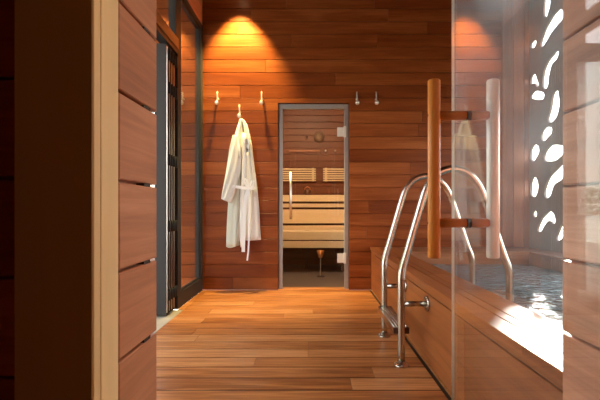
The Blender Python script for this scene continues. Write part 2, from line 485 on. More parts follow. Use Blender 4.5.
win = thing('window_1', (XL, (ya + yb) / 2, 0), 'tall fixed glass panel in a dark grey frame beside the back corner', 'window', kind='structure')
b = MB()
b.box(XL - 0.07, XL, ya, ya + 0.10, 0.0, FZ)
b.box(XL - 0.07, XL, yb - 0.085, yb, 0.0, FZ)
b.box(XL - 0.07, XL, ya + 0.10, yb - 0.085, 0.0, 0.145)
b.box(XL - 0.07, XL, ya + 0.10, yb - 0.085, FZ - 0.06, FZ)
b.build('window_frame', M['anthracite'], win)
b = MB()
g = 0.018
b.box(XL - 0.034, XL - 0.018, ya + 0.10, ya + 0.10 + g, 0.145, FZ - 0.06)
b.box(XL - 0.034, XL - 0.018, yb - 0.085 - g, yb - 0.085, 0.145, FZ - 0.06)
b.box(XL - 0.034, XL - 0.018, ya + 0.10 + g, yb - 0.085 - g, 0.145, 0.145 + g)
b.box(XL - 0.034, XL - 0.018, ya + 0.10 + g, yb - 0.085 - g, FZ - 0.06 - g, FZ - 0.06)
b.build('gasket', M['black'], win)
b = MB(); b.box(XL - 0.032, XL - 0.026, ya + 0.105, yb - 0.09, 0.15, FZ - 0.065)
b.build('pane', M['glass'], win)

win = thing('window_2', (XL, 2.3, 2.57), 'glass transom above the folding doors on the left', 'window', kind='structure')
b = MB()
b.box(XL - 0.07, XL, YN + 0.03, ya - 0.004, FZ - 0.05, FZ)
for yy in (YN + 0.03, 2.3, ya - 0.054):
    b.box(XL - 0.07, XL, yy, yy + 0.05, 2.575, FZ - 0.05)
b.build('window_frame', M['anthracite'], win)
b = MB(); b.box(XL - 0.038, XL - 0.032, YN + 0.05, ya - 0.02, 2.576, FZ - 0.03)
b.build('pane', M['glass'], win)
b = MB(); b.box(XL - 0.10, XL + 0.012, YN + 0.03, ya - 0.003, 2.475, 2.573, 0.004)
tag(b.build('trim_2', M['beam']), 'brown timber beam above the folding doors', 'beam', kind='structure')
b = MB(); b.box(XL - 0.08, XL, YN + 0.03, ya - 0.003, 2.435, 2.474)
tag(b.build('trim_3', M['black']), 'dark metal track under the timber beam', 'door track', kind='structure')

def folding_leaf(name, y0, x1, label):
    d = thing(name, (x1, y0, 0.01), label, 'door', kind='structure')
    w = 0.62; t = 0.05; x0 = x1 - w; z0, z1 = 0.012, 2.43; st = 0.10
    f = MB()
    f.box(x0, x0 + st, y0, y0 + t, z0, z1); f.box(x1 - st, x1, y0, y0 + t, z0, z1)
    f.box(x0 + st, x1 - st, y0, y0 + t, z0, z0 + 0.12); f.box(x0 + st, x1 - st, y0, y0 + t, z1 - 0.08, z1)
    f.build('door_frame', M['anthracite'], d)
    f = MB(); f.box(x0 + st - 0.005, x1 - st + 0.005, y0 + 0.021, y0 + 0.029, z0 + 0.115, z1 - 0.075)
    f.build('pane', M['glass'], d)
    f = MB(); f.box(x1 + 0.0005, x1 + 0.006, y0 + 0.008, y0 + 0.02, z0 + 0.02, z1 - 0.02)
    f.build('seal', M['satin'], d)
    for hz in (0.13, 0.75, 1.35, 2.0, 2.3):
        f = MB()
        f.tube([(x1 + 0.012, y0 + t + 0.006, hz), (x1 + 0.012, y0 + t + 0.006, hz + 0.10)], 0.011, 10)
        f.box(x1 + 0.0005, x1 + 0.007, y0 + 0.028, y0 + t + 0.004, hz + 0.012, hz + 0.088)
        f.build('hinge', M['black'], d)
    return d
folding_leaf('door_3', ya - 0.252, XL - 0.02, 'dark framed folding glass leaf nearest the camera in the folded stack')
folding_leaf('door_4', ya - 0.191, XL - 0.02, 'second dark folding glass leaf of the stack, counted from the camera')
folding_leaf('door_5', ya - 0.130, XL - 0.02, 'third dark folding glass leaf of the stack, counted from the camera')
folding_leaf('door_6', ya - 0.069, XL - 0.02, 'dark folding glass leaf of the stack next to the fixed panel')

# ------------------------------------------------------------------ setting: entrance wall around the near opening
JX0, JX1 = -0.317, 0.522                        # faces of the opening
J0, J1 = dep(681), dep(604)                     # pale frame: front and back
TOPZ = 2.12
b = MB()
kw = dict(pitch=P, voff=0.107, joints=True)
b.boards(-1.55, JX0 - 0.113, 0, CEIL, lambda u, v, w: (u, J0 + 0.014 - w, v), seed=41, **kw)
b.boards(JX1 + 0.113, 2.6, 0, CEIL, lambda u, v, w: (u, J0 + 0.014 - w, v), seed=42, **kw)
b.boards(JX0 - 0.113, JX1 + 0.113, TOPZ + 0.11, CEIL, lambda u, v, w: (u, J0 + 0.014 - w, v), seed=43, **kw)
front = b.build('wall_front', M['clad'])
tag(front, 'dark wooden board wall beside the entrance on the near left', 'wall', kind='structure')
b = MB()
kw['joints'] = False
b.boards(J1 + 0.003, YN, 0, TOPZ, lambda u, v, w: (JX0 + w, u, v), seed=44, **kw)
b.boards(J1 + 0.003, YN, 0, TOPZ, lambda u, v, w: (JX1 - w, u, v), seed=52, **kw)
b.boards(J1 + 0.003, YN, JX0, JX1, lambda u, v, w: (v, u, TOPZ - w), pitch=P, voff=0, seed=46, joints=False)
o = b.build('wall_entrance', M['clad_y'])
tag(o, 'board-clad sides of the entrance opening, left and right', 'wall', kind='structure')
b = MB()
b.boards(XL, JX0 - 0.019, 0, CEIL, lambda u, v, w: (u, YN + w, v), seed=47, **kw)
b.boards(JX1 + 0.02, 2.6, 0, CEIL, lambda u, v, w: (u, YN + w, v), seed=48, **kw)
b.boards(JX0 - 0.02, JX1 + 0.02, TOPZ + 0.02, CEIL, lambda u, v, w: (u, YN + w, v), seed=49, **kw)
tag(b.build('wall_inner', M['clad']), 'pool side of the entrance wall in red brown boards', 'wall', kind='structure')
b = MB()
b.box(-1.5, JX0 - 0.03, J1 + 0.01, YN - 0.025, 0, CEIL); b.box(JX1 + 0.03, 2.6, J1 + 0.01, YN - 0.025, 0, CEIL); b.box(JX0 - 0.03, JX1 + 0.03, J1 + 0.01, YN - 0.025, TOPZ + 0.04, CEIL)

b.box(JX0 - 0.0185, JX0 - 0.0015, YN - 0.06, YN - 0.03, 0, TOPZ)
tag(b.build('wall_core', M['joint']), 'solid core of the entrance wall between its boards', 'wall', kind='structure')
# pale door frame with a rebate, casing on its face with its shade painted in
b = MB()
for (xa, xb) in ((JX0 - 0.111, JX0), (JX1, JX1 + 0.111)):
    b.box(xa, xb, J0, J0 + 0.018, 0, TOPZ, 0.0015)
    b.box(xa, xb, J0 + 0.0205, J1, 0, TOPZ, 0.0015)
    b.box(xa + 0.004, xb - 0.004, J0 + 0.01, J1 - 0.01, 0, TOPZ - 0.002)
b.box(JX0 - 0.111, JX1 + 0.111, J0, J1, TOPZ + 0.002, TOPZ + 0.11)
tag(b.build('trim_4', M['pine']), 'pale timber door frame at the near entrance', 'door frame', kind='structure')
b = MB()
b.box(JX0 - 0.1125, JX0 - 0.0005, J0 - 0.006, J0 - 0.0004, 0, TOPZ + 0.11)
b.box(JX1 + 0.0005, JX1 + 0.1125, J0 - 0.006, J0 - 0.0004, 0, TOPZ + 0.11)
b.box(JX0 - 0.0005, JX1 + 0.0005, J0 - 0.006, J0 - 0.0004, TOPZ, TOPZ + 0.11)
tag(b.build('trim_5', M['case']), 'casing board on the near side of the entrance frame, shade painted dark brown', 'casing', kind='structure')

# lobby behind the camera
b = MB()
b.boards(-1.9, J0 + 0.014, 0, 2.7, lambda u, v, w: (-1.5 + w, u, v), seed=61)
b.boards(-1.9, J0 + 0.014, 0, 2.7, lambda u, v, w: (1.6 - w, u, v), seed=62)
b.boards(-1.5, 1.6, 0, 2.7, lambda u, v, w: (u, -1.9 + w, v), seed=63)
b.box(-1.6, 1.7, -1.95, J0 + 0.01, 2.7, 2.76)
b.box(0.72, 1.62, -1.95, J0 + 0.01, -0.05, -0.001)
b.box(-1.52, -1.2, -1.95, J0 + 0.01, -0.05, -0.001)
tag(b.build('wall_lobby', M['clad']), 'wooden walls of the lobby behind the entrance', 'wall', kind='structure')

b = MB(); b.lathe([(0.12, 2.699), (0.12, 2.67), (0.10, 2.65), (0.001, 2.645)], (1.42, 0.12, 0), n=28)
tag(b.build('lobby_fill', M['lobby_fill']), 'unseen warm glowing disc added behind the camera to fill the entrance', 'lamp')

# ------------------------------------------------------------------ near glass door with timber pull handle
PX = 0.500                                      # pane
PY0, PY1 = 0.63, dep(143 / PX)
door = thing('door_1', (PX, PY0, 0.0), 'open frameless glass door at the right with a tall timber pull handle', 'door', kind='structure')
b = MB(); b.box(PX - 0.005, PX + 0.005, PY0, PY1, 0.012, 2.10)
pane = b.build('pane', [M['doorglass'], M['edge']], door)
for p in pane.data.polygons:
    if abs(p.normal.y) > 0.9 or abs(p.normal.z) > 0.9: p.material_index = 1
HY = dep(158 / PX); hs = 158 / PX
hz0, hz1 = EYE + (VY - 258) / hs, EYE + (VY - 80) / hs
hxa, hxb = (434 - VX) / hs, (493 - VX) / hs
handle = MB()
rad = 0.0195
def rod(x):
    mb = MB()
    mb.lathe([(rad - 0.003, hz0), (rad, hz0 + 0.003), (rad, hz1 - 0.003), (rad - 0.003, hz1)], (x, HY, 0), n=32)
    return mb
h1 = rod(hxa).build('handle_bar', M['handle'], door)
h1['label'] = 'round timber pull bar in front of the glass'
h2 = rod(hxb).build('handle_bar', M['litbar'], door)
h2['label'] = 'round pull bar behind the glass, sun and reflection painted pale'
MH = wood('oiled_standoff_timber', (0.42, 0.15, 0.04), (0.50, 0.19, 0.05), (0.58, 0.24, 0.07), 'X', rough=0.4, vary=0.1, grain=0.3, fine=80)
for py in (115.5, 223):
    z = EYE + (VY - py) / hs
    mb = MB(); mb.tube([(hxa + rad - 0.004, HY, z), (PX - 0.0075, HY, z)], 0.0145, 20)
    mb.build('standoff', MH, door)
    mb = MB(); mb.tube([(PX + 0.0075, HY, z), (hxb - rad + 0.004, HY, z)], 0.0145, 20)
    mb.build('standoff', MH, door)
    mb = MB(); mb.tube([(PX - 0.0075, HY, z), (PX - 0.005, HY, z)], 0.0155, 20); mb.tube([(PX + 0.005, HY, z), (PX + 0.0075, HY, z)], 0.0155, 20)
    mb.build('washer', M['black'], door)
    mb = MB(); mb.tube([(hxa - rad - 0.001, HY, z), (hxa - rad + 0.003, HY, z)], 0.004, 12)
    mb.build('screw_cap', M['black'], door)
for z in (0.3, 1.8):
    mb = MB(); mb.box(PX - 0.016, PX + 0.016, PY0 - 0.012, PY0 + 0.06, z, z + 0.09, 0.003)
    mb.build('hinge', M['hinge'], door)

# ------------------------------------------------------------------ sauna door
b = MB()
fy0, fy1 = YB + 0.045, YB + 0.10
b.box(DX0 + 0.001, DX0 + 0.05, fy0, fy1, 0, DZ - 0.001, 0.002)
b.box(DX1 - 0.05, DX1 - 0.001, fy0, fy1, 0, DZ - 0.001, 0.002)
b.box(DX0 + 0.05, DX1 - 0.05, fy0, fy1, DZ - 0.055, DZ - 0.001, 0.002)
tag(b.build('trim_6', M['alu']), 'grey metal frame around the sauna door', 'door frame', kind='structure')
b = MB(); b.box(DX0, DX1, YB + 0.0, YB + 0.155, -0.03, 0.006, 0.002)
tag(b.build('trim_7', M['floor']), 'wooden threshold under the sauna door', 'threshold', kind='structure')
sd = thing('door_2', (DX1 - 0.06, YB + 0.05, 0.01), 'clear glass sauna door in the back wall', 'door', kind='structure')
b = MB(); b.box(DX0 + 0.058, DX1 - 0.058, YB + 0.060, YB + 0.068, 0.015, DZ - 0.058)
b.build('pane', M['saunaglass'], sd)
for y in (132, 258):
    z = EYE + (VY - y) / 84.0
    b = MB()
    b.box(DX1 - 0.135, DX1 - 0.052, YB + 0.046, YB + 0.0595, z - 0.055, z + 0.055, 0.003)
    b.box(DX1 - 0.060, DX1 - 0.030, YB + 0.028, YB + 0.0445, z - 0.065, z + 0.065, 0.003)
    b.build('hinge', M['hinge'], sd)
hx = (290.7 - VX) / 85
b = MB()
za, zb = EYE + (VY - 219) / 85, EYE + (VY - 172) / 85
b.tube([(hx, YB + 0.005, za), (hx, YB + 0.005, zb)], 0.014, 14)
for z in (za + 0.06, zb - 0.06):
    b.tube([(hx, YB + 0.005, z), (hx, YB + 0.0595, z)], 0.008, 10)
b.build('door_handle', M['satin'], sd)

# ------------------------------------------------------------------ sauna room
SY0, SY1 = YB + 0.165, dep(59)
b = MB()
b.boards(-1.3, 1.2, 0, 2.75, lambda u, v, w: (u, SY1 - w, v), pitch=0.11, seed=71, maxlen=3.5, minlen=2)
b.boards(SY0, SY1, 0, 2.75, lambda u, v, w: (-1.3 + w, u, v), pitch=0.11, seed=72, joints=False)
b.boards(SY0, SY1, 0, 2.75, lambda u, v, w: (1.2 - w, u, v), pitch=0.11, seed=73, joints=False)
b.box(-1.3, 1.2, SY0, SY1, 2.75, 2.8)
b.box(-1.3, DX0 - 0.01, SY0, SY0 + 0.03, 0, 2.75); b.box(DX1 + 0.01, 1.2, SY0, SY0 + 0.03, 0, 2.75); b.box(DX0 - 0.01, DX1 + 0.01, SY0, SY0 + 0.03, DZ, 2.75)
tag(b.build('wall_sauna', M['sauna_wall']), 'warm brown board walls inside the sauna', 'wall', kind='structure')
b = MB(); b.box(-1.35, 1.25, YB + 0.157, SY1 + 0.04, -0.06, 0.0005)
tag(b.build('floor_sauna', M['tile']), 'dark grey floor inside the sauna', 'floor', kind='structure')

def sy(y, s): return EYE + (VY - y) / s
# lower bench
s1 = 68.0; y1 = dep(s1)
bench = thing('sauna_bench', (0, y1, 0), 'pale lower sauna bench behind the glass door', 'bench')
b = MB(); b.box(-1.27, 1.17, y1 + 0.004, y1 + 0.024, sy(248, s1), sy(241, s1), 0.003); b.build('fascia', M['spruce'], bench)
b = MB(); b.box(-1.27, 1.17, y1, y1 + 0.024, sy(240.0, s1), sy(232.0, s1), 0.003); b.build('front_slat', M['spruce'], bench)
s2 = 63.0; y2 = dep(s2)
for k in range(4):
    b = MB(); w = (y2 - y1 - 0.04) / 4
    b.box(-1.27, 1.17, y1 + 0.028 + k * w, y1 + 0.028 + (k + 1) * w - 0.012, sy(232, s1) - 0.03, sy(231.6, s1), 0.003)
    b.build('seat_slat', M['spruce'], bench)
for x in (-1.2, -0.45, 0.5, 1.1):
    b = MB(); b.box(x - 0.03, x + 0.03, y1 + 0.18, y1 + 0.22, 0, sy(232, s1) - 0.03); b.build('leg', M['darkwood'], bench)
# upper bench
bench2 = thing('sauna_bench', (0, y2, 0), 'pale upper sauna bench with slatted front, above the lower bench', 'bench')
for (ya_, yb_) in ((230.3, 225.5), (223.4, 209.4), (207.4, 203.6), (201.5, 195.0)):
    b = MB(); b.box(-1.27, 1.17, y2, y2 + 0.022, sy(ya_, s2), sy(yb_, s2), 0.003); b.build('front_slat', M['spruce'], bench2)
zt = sy(195, s2)
for k in range(3):
    b = MB(); w = (SY1 - 0.02 - y2 - 0.03) / 3
    b.box(-1.27, 1.17, y2 + 0.026 + k * w, y2 + 0.026 + (k + 1) * w - 0.012, zt - 0.03, zt - 0.001, 0.003)
    b.build('seat_slat', M['spruce'], bench2)
for x in (-1.2, -0.05, 1.1):
    b = MB(); b.box(x - 0.03, x + 0.03, y2 + 0.026, y2 + 0.06, 0, zt - 0.031); b.build('leg', M['darkwood'], bench2)

# back rests on the sauna wall
def backrest(x0, x1, label, tall):
    t = thing('sauna_backrest', ((x0 + x1) / 2, SY1, 1.4), label, 'backrest', 'sauna backrests')
    z0, z1 = sy(181.5, 59), sy(168, 59)
    n = 6
    for k in range(n):
        h = (z1 - z0) / n
        b = MB(); b.box(x0, x1, SY1 - 0.055, SY1 - 0.035, z0 + k * h + 0.004, z0 + (k + 1) * h - 0.012, 0.003)
        b.build('slat', M['spruce'], t)
    for x in (x0 + 0.05, x1 - 0.05):
        b = MB(); b.box(x - 0.02, x + 0.02, SY1 - 0.0345, SY1 - 0.001, z0, z1); b.build('batten', M['spruce'], t)
    return t
backrest(-0.75, (316 - VX) / 59, 'slatted sauna backrest on the left, under the wall frame', True)
backrest((323 - VX) / 59, 0.95, 'slatted sauna backrest on the right, beside the gap', False)
# shallow timber frame on the wall above the left backrest
zf0, zf1 = sy(167.5, 59), sy(150, 59)
fx0, fx1 = (289 - VX) / 59, (320 - VX) / 59
fr = thing('wall_frame', ((fx0 + fx1) / 2, SY1, zf0), 'thin timber frame on the sauna wall above the left backrest', 'frame')
b = MB(); b.box(fx0, fx1, SY1 - 0.03, SY1 - 0.001, zf1 - 0.035, zf1, 0.002); b.build('top_rail', M['beam'], fr)
for x in (fx0, fx1 - 0.03):
    b = MB(); b.box(x, x + 0.03, SY1 - 0.025, SY1 - 0.001, zf0, zf1 - 0.036, 0.002); b.build('side_rail', M['sauna_wall'], fr)
# gauge
gx, gz = (319 - VX) / 59, sy(137, 59)
ga = thing('thermometer', (gx, SY1, gz), 'round thermometer dial high on the sauna wall', 'thermometer')
b = MB(); b.lathe([(0.092, SY1 - 0.001), (0.092, SY1 - 0.03), (0.080, SY1 - 0.036), (0.076, SY1 - 0.03)], (gx, 0, gz), 'Y'); b.build('rim', M['darkwood'], ga)
b = MB(); b.lathe([(0.077, SY1 - 0.0295), (0.077, SY1 - 0.0315), (0.001, SY1 - 0.0315)], (gx, 0, gz), 'Y'); b.build('dial', M['dial'], ga)
b = MB(); b.hexa([(gx - 0.004, SY1 - 0.035, gz), (gx + 0.004, SY1 - 0.035, gz), (gx + 0.004, SY1 - 0.032, gz), (gx - 0.004, SY1 - 0.032, gz),
                  (gx + 0.03, SY1 - 0.035, gz + 0.05), (gx + 0.036, SY1 - 0.035, gz + 0.047), (gx + 0.036, SY1 - 0.032, gz + 0.047), (gx + 0.03, SY1 - 0.032, gz + 0.05)])
b.build('needle', M['black'], ga)
# small knob left of the gauge, two pegs right
kx, kz = (306.5 - VX) / 59, sy(137, 59)
b = MB(); b.lathe([(0.022, SY1 - 0.001), (0.022, SY1 - 0.02), (0.012, SY1 - 0.026)], (kx, 0, kz), 'Y', 16)
tag(b.build('wall_sensor', M['darkwood']), 'small dark sensor knob left of the thermometer', 'sensor')
for i, px in enumerate((325.5, 335)):
    x, z = (px - VX) / 59, sy(151, 59)
    b = MB(); b.lathe([(0.010, SY1 - 0.001), (0.010, SY1 - 0.03), (0.019, SY1 - 0.036), (0.019, SY1 - 0.05), (0.006, SY1 - 0.055)], (x, 0, z), 'Y', 16)
    tag(b.build('sauna_peg', M['hookmetal']), ('pale peg on the sauna wall nearer the thermometer', 'pale peg on the sauna wall nearer the door hinge')[i], 'peg', 'pegs on the sauna wall')
# pail on the upper bench
px_, pz_ = (307.5 - VX) / 61, zt
pail = thing('pail', (px_, dep(61.5), pz_), 'small dark wooden pail on the upper sauna bench', 'pail')
b = MB(); b.lathe([(0.045, pz_), (0.055, pz_ + 0.085), (0.047, pz_ + 0.085), (0.04, pz_ + 0.012)], (px_, dep(61.5), 0), n=20); b.build('body', M['darkwood'], pail)
b = MB(); b.tube([(px_ - 0.052, dep(61.5), pz_ + 0.07), (px_ - 0.04, dep(61.5), pz_ + 0.12), (px_, dep(61.5), pz_ + 0.14), (px_ + 0.04, dep(61.5), pz_ + 0.12), (px_ + 0.052, dep(61.5), pz_ + 0.07)], 0.005, 8); b.build('handle', M['copper'], pail)
# copper bowl on a stem in front of the lower bench
cs = 71.0; cx, cy = (320.5 - VX) / cs, dep(cs)
bowl = thing('copper_bowl', (cx, cy, 0), 'small copper bowl on a slim stem under the lower bench edge', 'bowl')
zc0, zc1 = sy(258, cs), sy(250.5, cs)
b = MB(); b.lathe([(0.012, zc0), (0.03, zc0 + 0.015), (0.055, zc1), (0.048, zc1), (0.02, zc0 + 0.025)], (cx, cy, 0), n=22); b.build('cup', M['copper'], bowl)
b = MB(); b.tube([(cx, cy, 0.012), (cx, cy, zc0)], 0.008, 10); b.build('stem', M['satin'], bowl)
b = MB(); b.lathe([(0.06, 0), (0.06, 0.006), (0.012, 0.014)], (cx, cy, 0), n=22); b.build('foot', M['black'], bowl)
b = MB(); b.lathe([(0.13, 2.749), (0.13, 2.72), (0.11, 2.70), (0.001, 2.695)], (0.0, 5.06, 0), n=28)
tag(b.build('sauna_lamp', M['sauna_lamp']), 'round warm ceiling lamp inside the sauna', 'lamp')

# ------------------------------------------------------------------ hot tub
TX0, RZ = 0.72, 0.506
TI0, TI1, TYB, TY0, TYI = 0.99, 2.30, dep(95.5), YN + 0.03, 1.02
tub = thing('hot_tub', (TX0, 2.8, 0), 'long timber-clad hot tub filled with water along the right wall', 'hot tub')
b = MB()
b.boards(TY0, YB - 0.003, 0.012, RZ - 0.066, lambda u, v, w: (TX0 - w, u, v), pitch=0.4275, voff=0.0122, seed=81, maxlen=1.5, minlen=0.9)
b.build('side_panel', M['tub'], tub)
b = MB(); b.boards(TY0, YB - 0.003, RZ - 0.062, RZ - 0.0305, lambda u, v, w: (TX0 - 0.002 - w, u, v), pitch=0.2, voff=0.3, seed=82, maxlen=2.6, minlen=1.6, backing=False)
b.build('edge_board', M['tub'], tub)
def up(u, v, w): return (v, u, RZ + w)
def ua(u, v, w): return (u, v, RZ + w)
b = MB()
b.boards(TY0, YB - 0.003, TX0 - 0.012, 0.853, up, pitch=1, voff=-0.2, thick=0.03, seed=83, backing=False, maxlen=2.8, minlen=1.6)
b.boards(TY0, YB - 0.003, 0.8565, TI0, up, pitch=1, voff=-0.2, thick=0.03, seed=84, backing=False, maxlen=2.8, minlen=1.6)
b.build('rim', M['tub'], tub)
b = MB()
h = (YB - 0.003 - TYB) / 3
for k in range(3):
    b.boards(TI0 + 0.003, 2.575, TYB + k * h + 0.0015, TYB + (k + 1) * h - 0.0015, ua, pitch=10, voff=-5, thick=0.03, seed=85 + k, backing=False, maxlen=3, minlen=1.6)
b.build('rim', M['tub_x'], tub)
b = MB()
b.boards(TYI, TYB - 0.003, TI1, TI1 + 0.136, up, pitch=10, voff=-5, thick=0.03, seed=88, backing=False, joints=False)
b.boards(TYI, TYB - 0.003, TI1 + 0.139, 2.575, up, pitch=10, voff=-5, thick=0.03, seed=89, backing=False, joints=False)
b.build('rim', M['tub'], tub)
b = MB()
b.boards(TI0 + 0.003, 2.575, TY0, TYI - 0.003, ua, pitch=10, voff=-5, thick=0.03, seed=90, backing=False, joints=False)
b.build('rim', M['tub_x'], tub)
# inner faces
b = MB()
b.boards(TI0 + 0.0, TI1, 0.03, RZ - 0.031, lambda u, v, w: (u, TYB + 0.004 - w, v), pitch=0.16, voff=0.03, seed=91, maxlen=3)
b.boards(TYI, TYB, 0.03, RZ - 0.031, lambda u, v, w: (TI1 + 0.004 - w, u, v), pitch=0.16, voff=0.03, seed=92)
b.boards(TYI, TYB, 0.03, RZ - 0.031, lambda u, v, w: (TI0 - 0.004 + w, u, v), pitch=0.16, voff=0.03, seed=93)
b.boards(TI0, TI1, 0.03, RZ - 0.031, lambda u, v, w: (u, TYI - 0.004 + w, v), pitch=0.16, voff=0.03, seed=94)
b.build('basin_wall', M['tub_x'], tub)
b = MB(); b.box(TI0 - 0.03, TI1 + 0.03, TYI - 0.03, TYB + 0.03, 0.0, 0.028); b.build('basin_floor', M['basin'], tub)
# water
WZ = 0.378
rng = random.Random(4)
waves = [(rng.uniform(0, 2 * PI), rng.uniform(5, 17), rng.uniform(0, 2 * PI)) for _ in range(9)]
b = MB()
NX, NY = 52, 124
def wz(x, y):
    return WZ + sum(0.0085 / k * math.sin(k * (x * math.cos(a) + y * math.sin(a)) + p) for a, k, p in waves)
g = [[b.bm.verts.new((TI0 - 0.002 + (TI1 - TI0 + 0.004) * i / NX, TYI + (TYB - TYI) * j / NY, 0)) for i in range(NX + 1)] for j in range(NY + 1)]
for r in g:
    for v in r: v.co.z = wz(v.co.x, v.co.y)
for j in range(NY):
    for i in range(NX):
        f = b.bm.faces.new((g[j][i], g[j][i + 1], g[j + 1][i + 1], g[j + 1][i])); f.smooth = True
low = [b.bm.verts.new((x, y, 0.03)) for x, y in ((TI0 - 0.002, TYI), (TI1 + 0.002, TYI), (TI1 + 0.002, TYB), (TI0 - 0.002, TYB))]
b.bm.faces.new(low[::-1])
b.bm.faces.new([low[0], low[1]] + g[0][::-1]); b.bm.faces.new([low[2], low[3]] + g[NY])
b.bm.faces.new([low[1], low[2]] + [g[j][NX] for j in range(NY, -1, -1)]); b.bm.faces.new([low[3], low[0]] + [g[j][0] for j in range(NY + 1)])
tag(b.build('pool_water', M['water']), 'rippled water in the timber hot tub', 'water', kind='stuff')

# ------------------------------------------------------------------ ladder
LY0, LY1 = dep(163), dep(132.6)
lad = thing('pool_ladder', (0.56, (LY0 + LY1) / 2, 0), 'shiny steel ladder rails arching over the edge of the hot tub', 'ladder')
ctrl = [(0.56, 0.0), (0.56, 0.53), (0.566, 0.59), (0.592, 0.68), (0.70, 1.05), (0.728, 1.115), (0.775, 1.17), (0.835, 1.20), (0.90, 1.205), (0.965, 1.18),
        (1.02, 1.125), (1.06, 1.05), (1.185, 0.68), (1.215, 0.60), (1.225, 0.545), (1.225, 0.10)]
def smooth_path(c, n=6):
    out = []
    V = [Vector(p) for p in c]
    for i in range(len(V) - 1):
        p0 = V[max(i - 1, 0)]; p1 = V[i]; p2 = V[i + 1]; p3 = V[min(i + 2, len(V) - 1)]
        straight = (p2 - p1).length > 0.25
        for k in range(n):
            t = k / n
            if straight:
                q = p1.lerp(p2, t)
            else:
                def kn(a, bb, e=0.5): return max((bb - a).length, 1e-5) ** e
                t0 = 0; t1 = kn(p0, p1) if i > 0 else 0.1; t2 = t1 + kn(p1, p2); t3 = t2 + (kn(p2, p3) if i < len(V) - 2 else 0.1)
                u = t1 + (t2 - t1) * t
                pa = p0 if i > 0 else p1 - (p2 - p1)
                pd = p3 if i < len(V) - 2 else p2 + (p2 - p1)
                if i == 0: t1 = kn(pa, p1); t2 = t1 + kn(p1, p2); t3 = t2 + kn(p2, pd); u = t1 + (t2 - t1) * t
                A1 = pa * ((t1 - u) / (t1 - t0)) + p1 * ((u - t0) / (t1 - t0))
                A2 = p1 * ((t2 - u) / (t2 - t1)) + p2 * ((u - t1) / (t2 - t1))
                A3 = p2 * ((t3 - u) / (t3 - t2)) + pd * ((u - t2) / (t3 - t2))
                B1 = A1 * ((t2 - u) / (t2 - t0)) + A2 * ((u - t0) / (t2 - t0))
                B2 = A2 * ((t3 - u) / (t3 - t1)) + A3 * ((u - t1) / (t3 - t1))
                q = B1 * ((t2 - u) / (t2 - t1)) + B2 * ((u - t1) / (t2 - t1))
            out.append(q)
    out.append(V[-1])
    return out
path = smooth_path(ctrl)
for yy in (LY0, LY1):
    b = MB(); b.tube([(p.x, yy, p.y) for p in path], 0.0225, 20); rail = b.build('rail', M['steel'], lad)
    b = MB(); b.lathe([(0.046, 0.0005), (0.046, 0.006), (0.040, 0.010), (0.027, 0.012), (0.025, 0.028)], (0.56, yy, 0), n=28)
    for k in range(3):
        a = 2 * PI * k / 3 + 0.5
        b.tube([(0.56 + 0.036 * math.cos(a), yy + 0.036 * math.sin(a), 0.008), (0.56 + 0.036 * math.cos(a), yy + 0.036 * math.sin(a), 0.014)], 0.005, 8)
    b.build('foot_flange', M['steel'], rail)
    z = 0.378
    b = MB(); b.tube([(0.575, yy, z), (0.709, yy, z)], 0.017, 16); arm = b.build('wall_bracket', M['steel'], lad)
    b = MB(); b.lathe([(0.048, 0.7195), (0.048, 0.714), (0.042, 0.708), (0.018, 0.706)], (0, yy, z), 'X', 28); b.build('bracket_flange', M['steel'], arm)
b = MB()
zs = 0.225
b.box(0.515, 0.612, LY0 + 0.018, LY1 - 0.018, zs - 0.012, zs, 0.004)
for k in range(5):
    x = 0.526 + k * 0.019
    b.tube([(x, LY0 + 0.03, zs + 0.001), (x, LY1 - 0.03, zs + 0.001)], 0.004, 8)
b.box(0.511, 0.519, LY0 + 0.018, LY1 - 0.018, zs - 0.035, zs + 0.002, 0.002)
b.box(0.604, 0.612, LY0 + 0.018, LY1 - 0.018, zs - 0.035, zs - 0.001, 0.002)
b.build('step', M['steel'], lad)
for yy in (LY0 + 0.014, LY1 - 0.014):
    b = MB(); b.box(0.513, 0.612, yy - 0.006, yy + 0.006, zs - 0.035, zs + 0.003, 0.002); b.build('step_end', M['darkwood'], lad)

# ------------------------------------------------------------------ coat hooks
def hook(px, ball_y, label):
    s = 85.6
    x = (px - VX) / s; z = EYE + (VY - ball_y) / s
    t = thing('coat_hook', (x, YB, z), label, 'hook', 'coat hooks on the back wall')
    b = MB(); b.lathe([(0.015, YB + 0.003), (0.015, YB - 0.006), (0.011, YB - 0.009)], (x, 0, z + 0.055), 'Y', 18)
    b.build('base', M['hookmetal'], t)
    b = MB(); b.tube([(x - 0.002, YB - 0.030, z + 0.135), (x - 0.002, YB - 0.030, z + 0.09), (x, YB - 0.034, z + 0.055), (x, YB - 0.05, z + 0.02), (x, YB - 0.06, z)], [0.008, 0.010, 0.008, 0.007, 0.009], 12)
    b.tube([(x, YB - 0.008, z + 0.055), (x, YB - 0.036, z + 0.055)], 0.007, 10)
    b.build('arm', M['hookmetal'], t)
    b = MB(); b.lathe([(0.001, -0.026), (0.014, -0.022), (0.023, -0.010), (0.026, 0), (0.023, 0.012), (0.013, 0.022), (0.001, 0.026)], (x, YB - 0.062, z), 'Z', 20)
    b.build('knob', M['hookmetal'], t, smooth=True)
    return t
hook(217.3, 103.3, 'pale metal coat hook with a ball end, left of the robe')
hook(239.6, 116.2, 'pale metal coat hook from which the white robe hangs')
hook(261.8, 103.3, 'pale metal coat hook between the robe and the sauna door')
hook(357.2, 103.3, 'pale metal coat hook just right of the sauna door')
hook(376.5, 103.3, 'pale metal coat hook farthest from the robe, on the right')

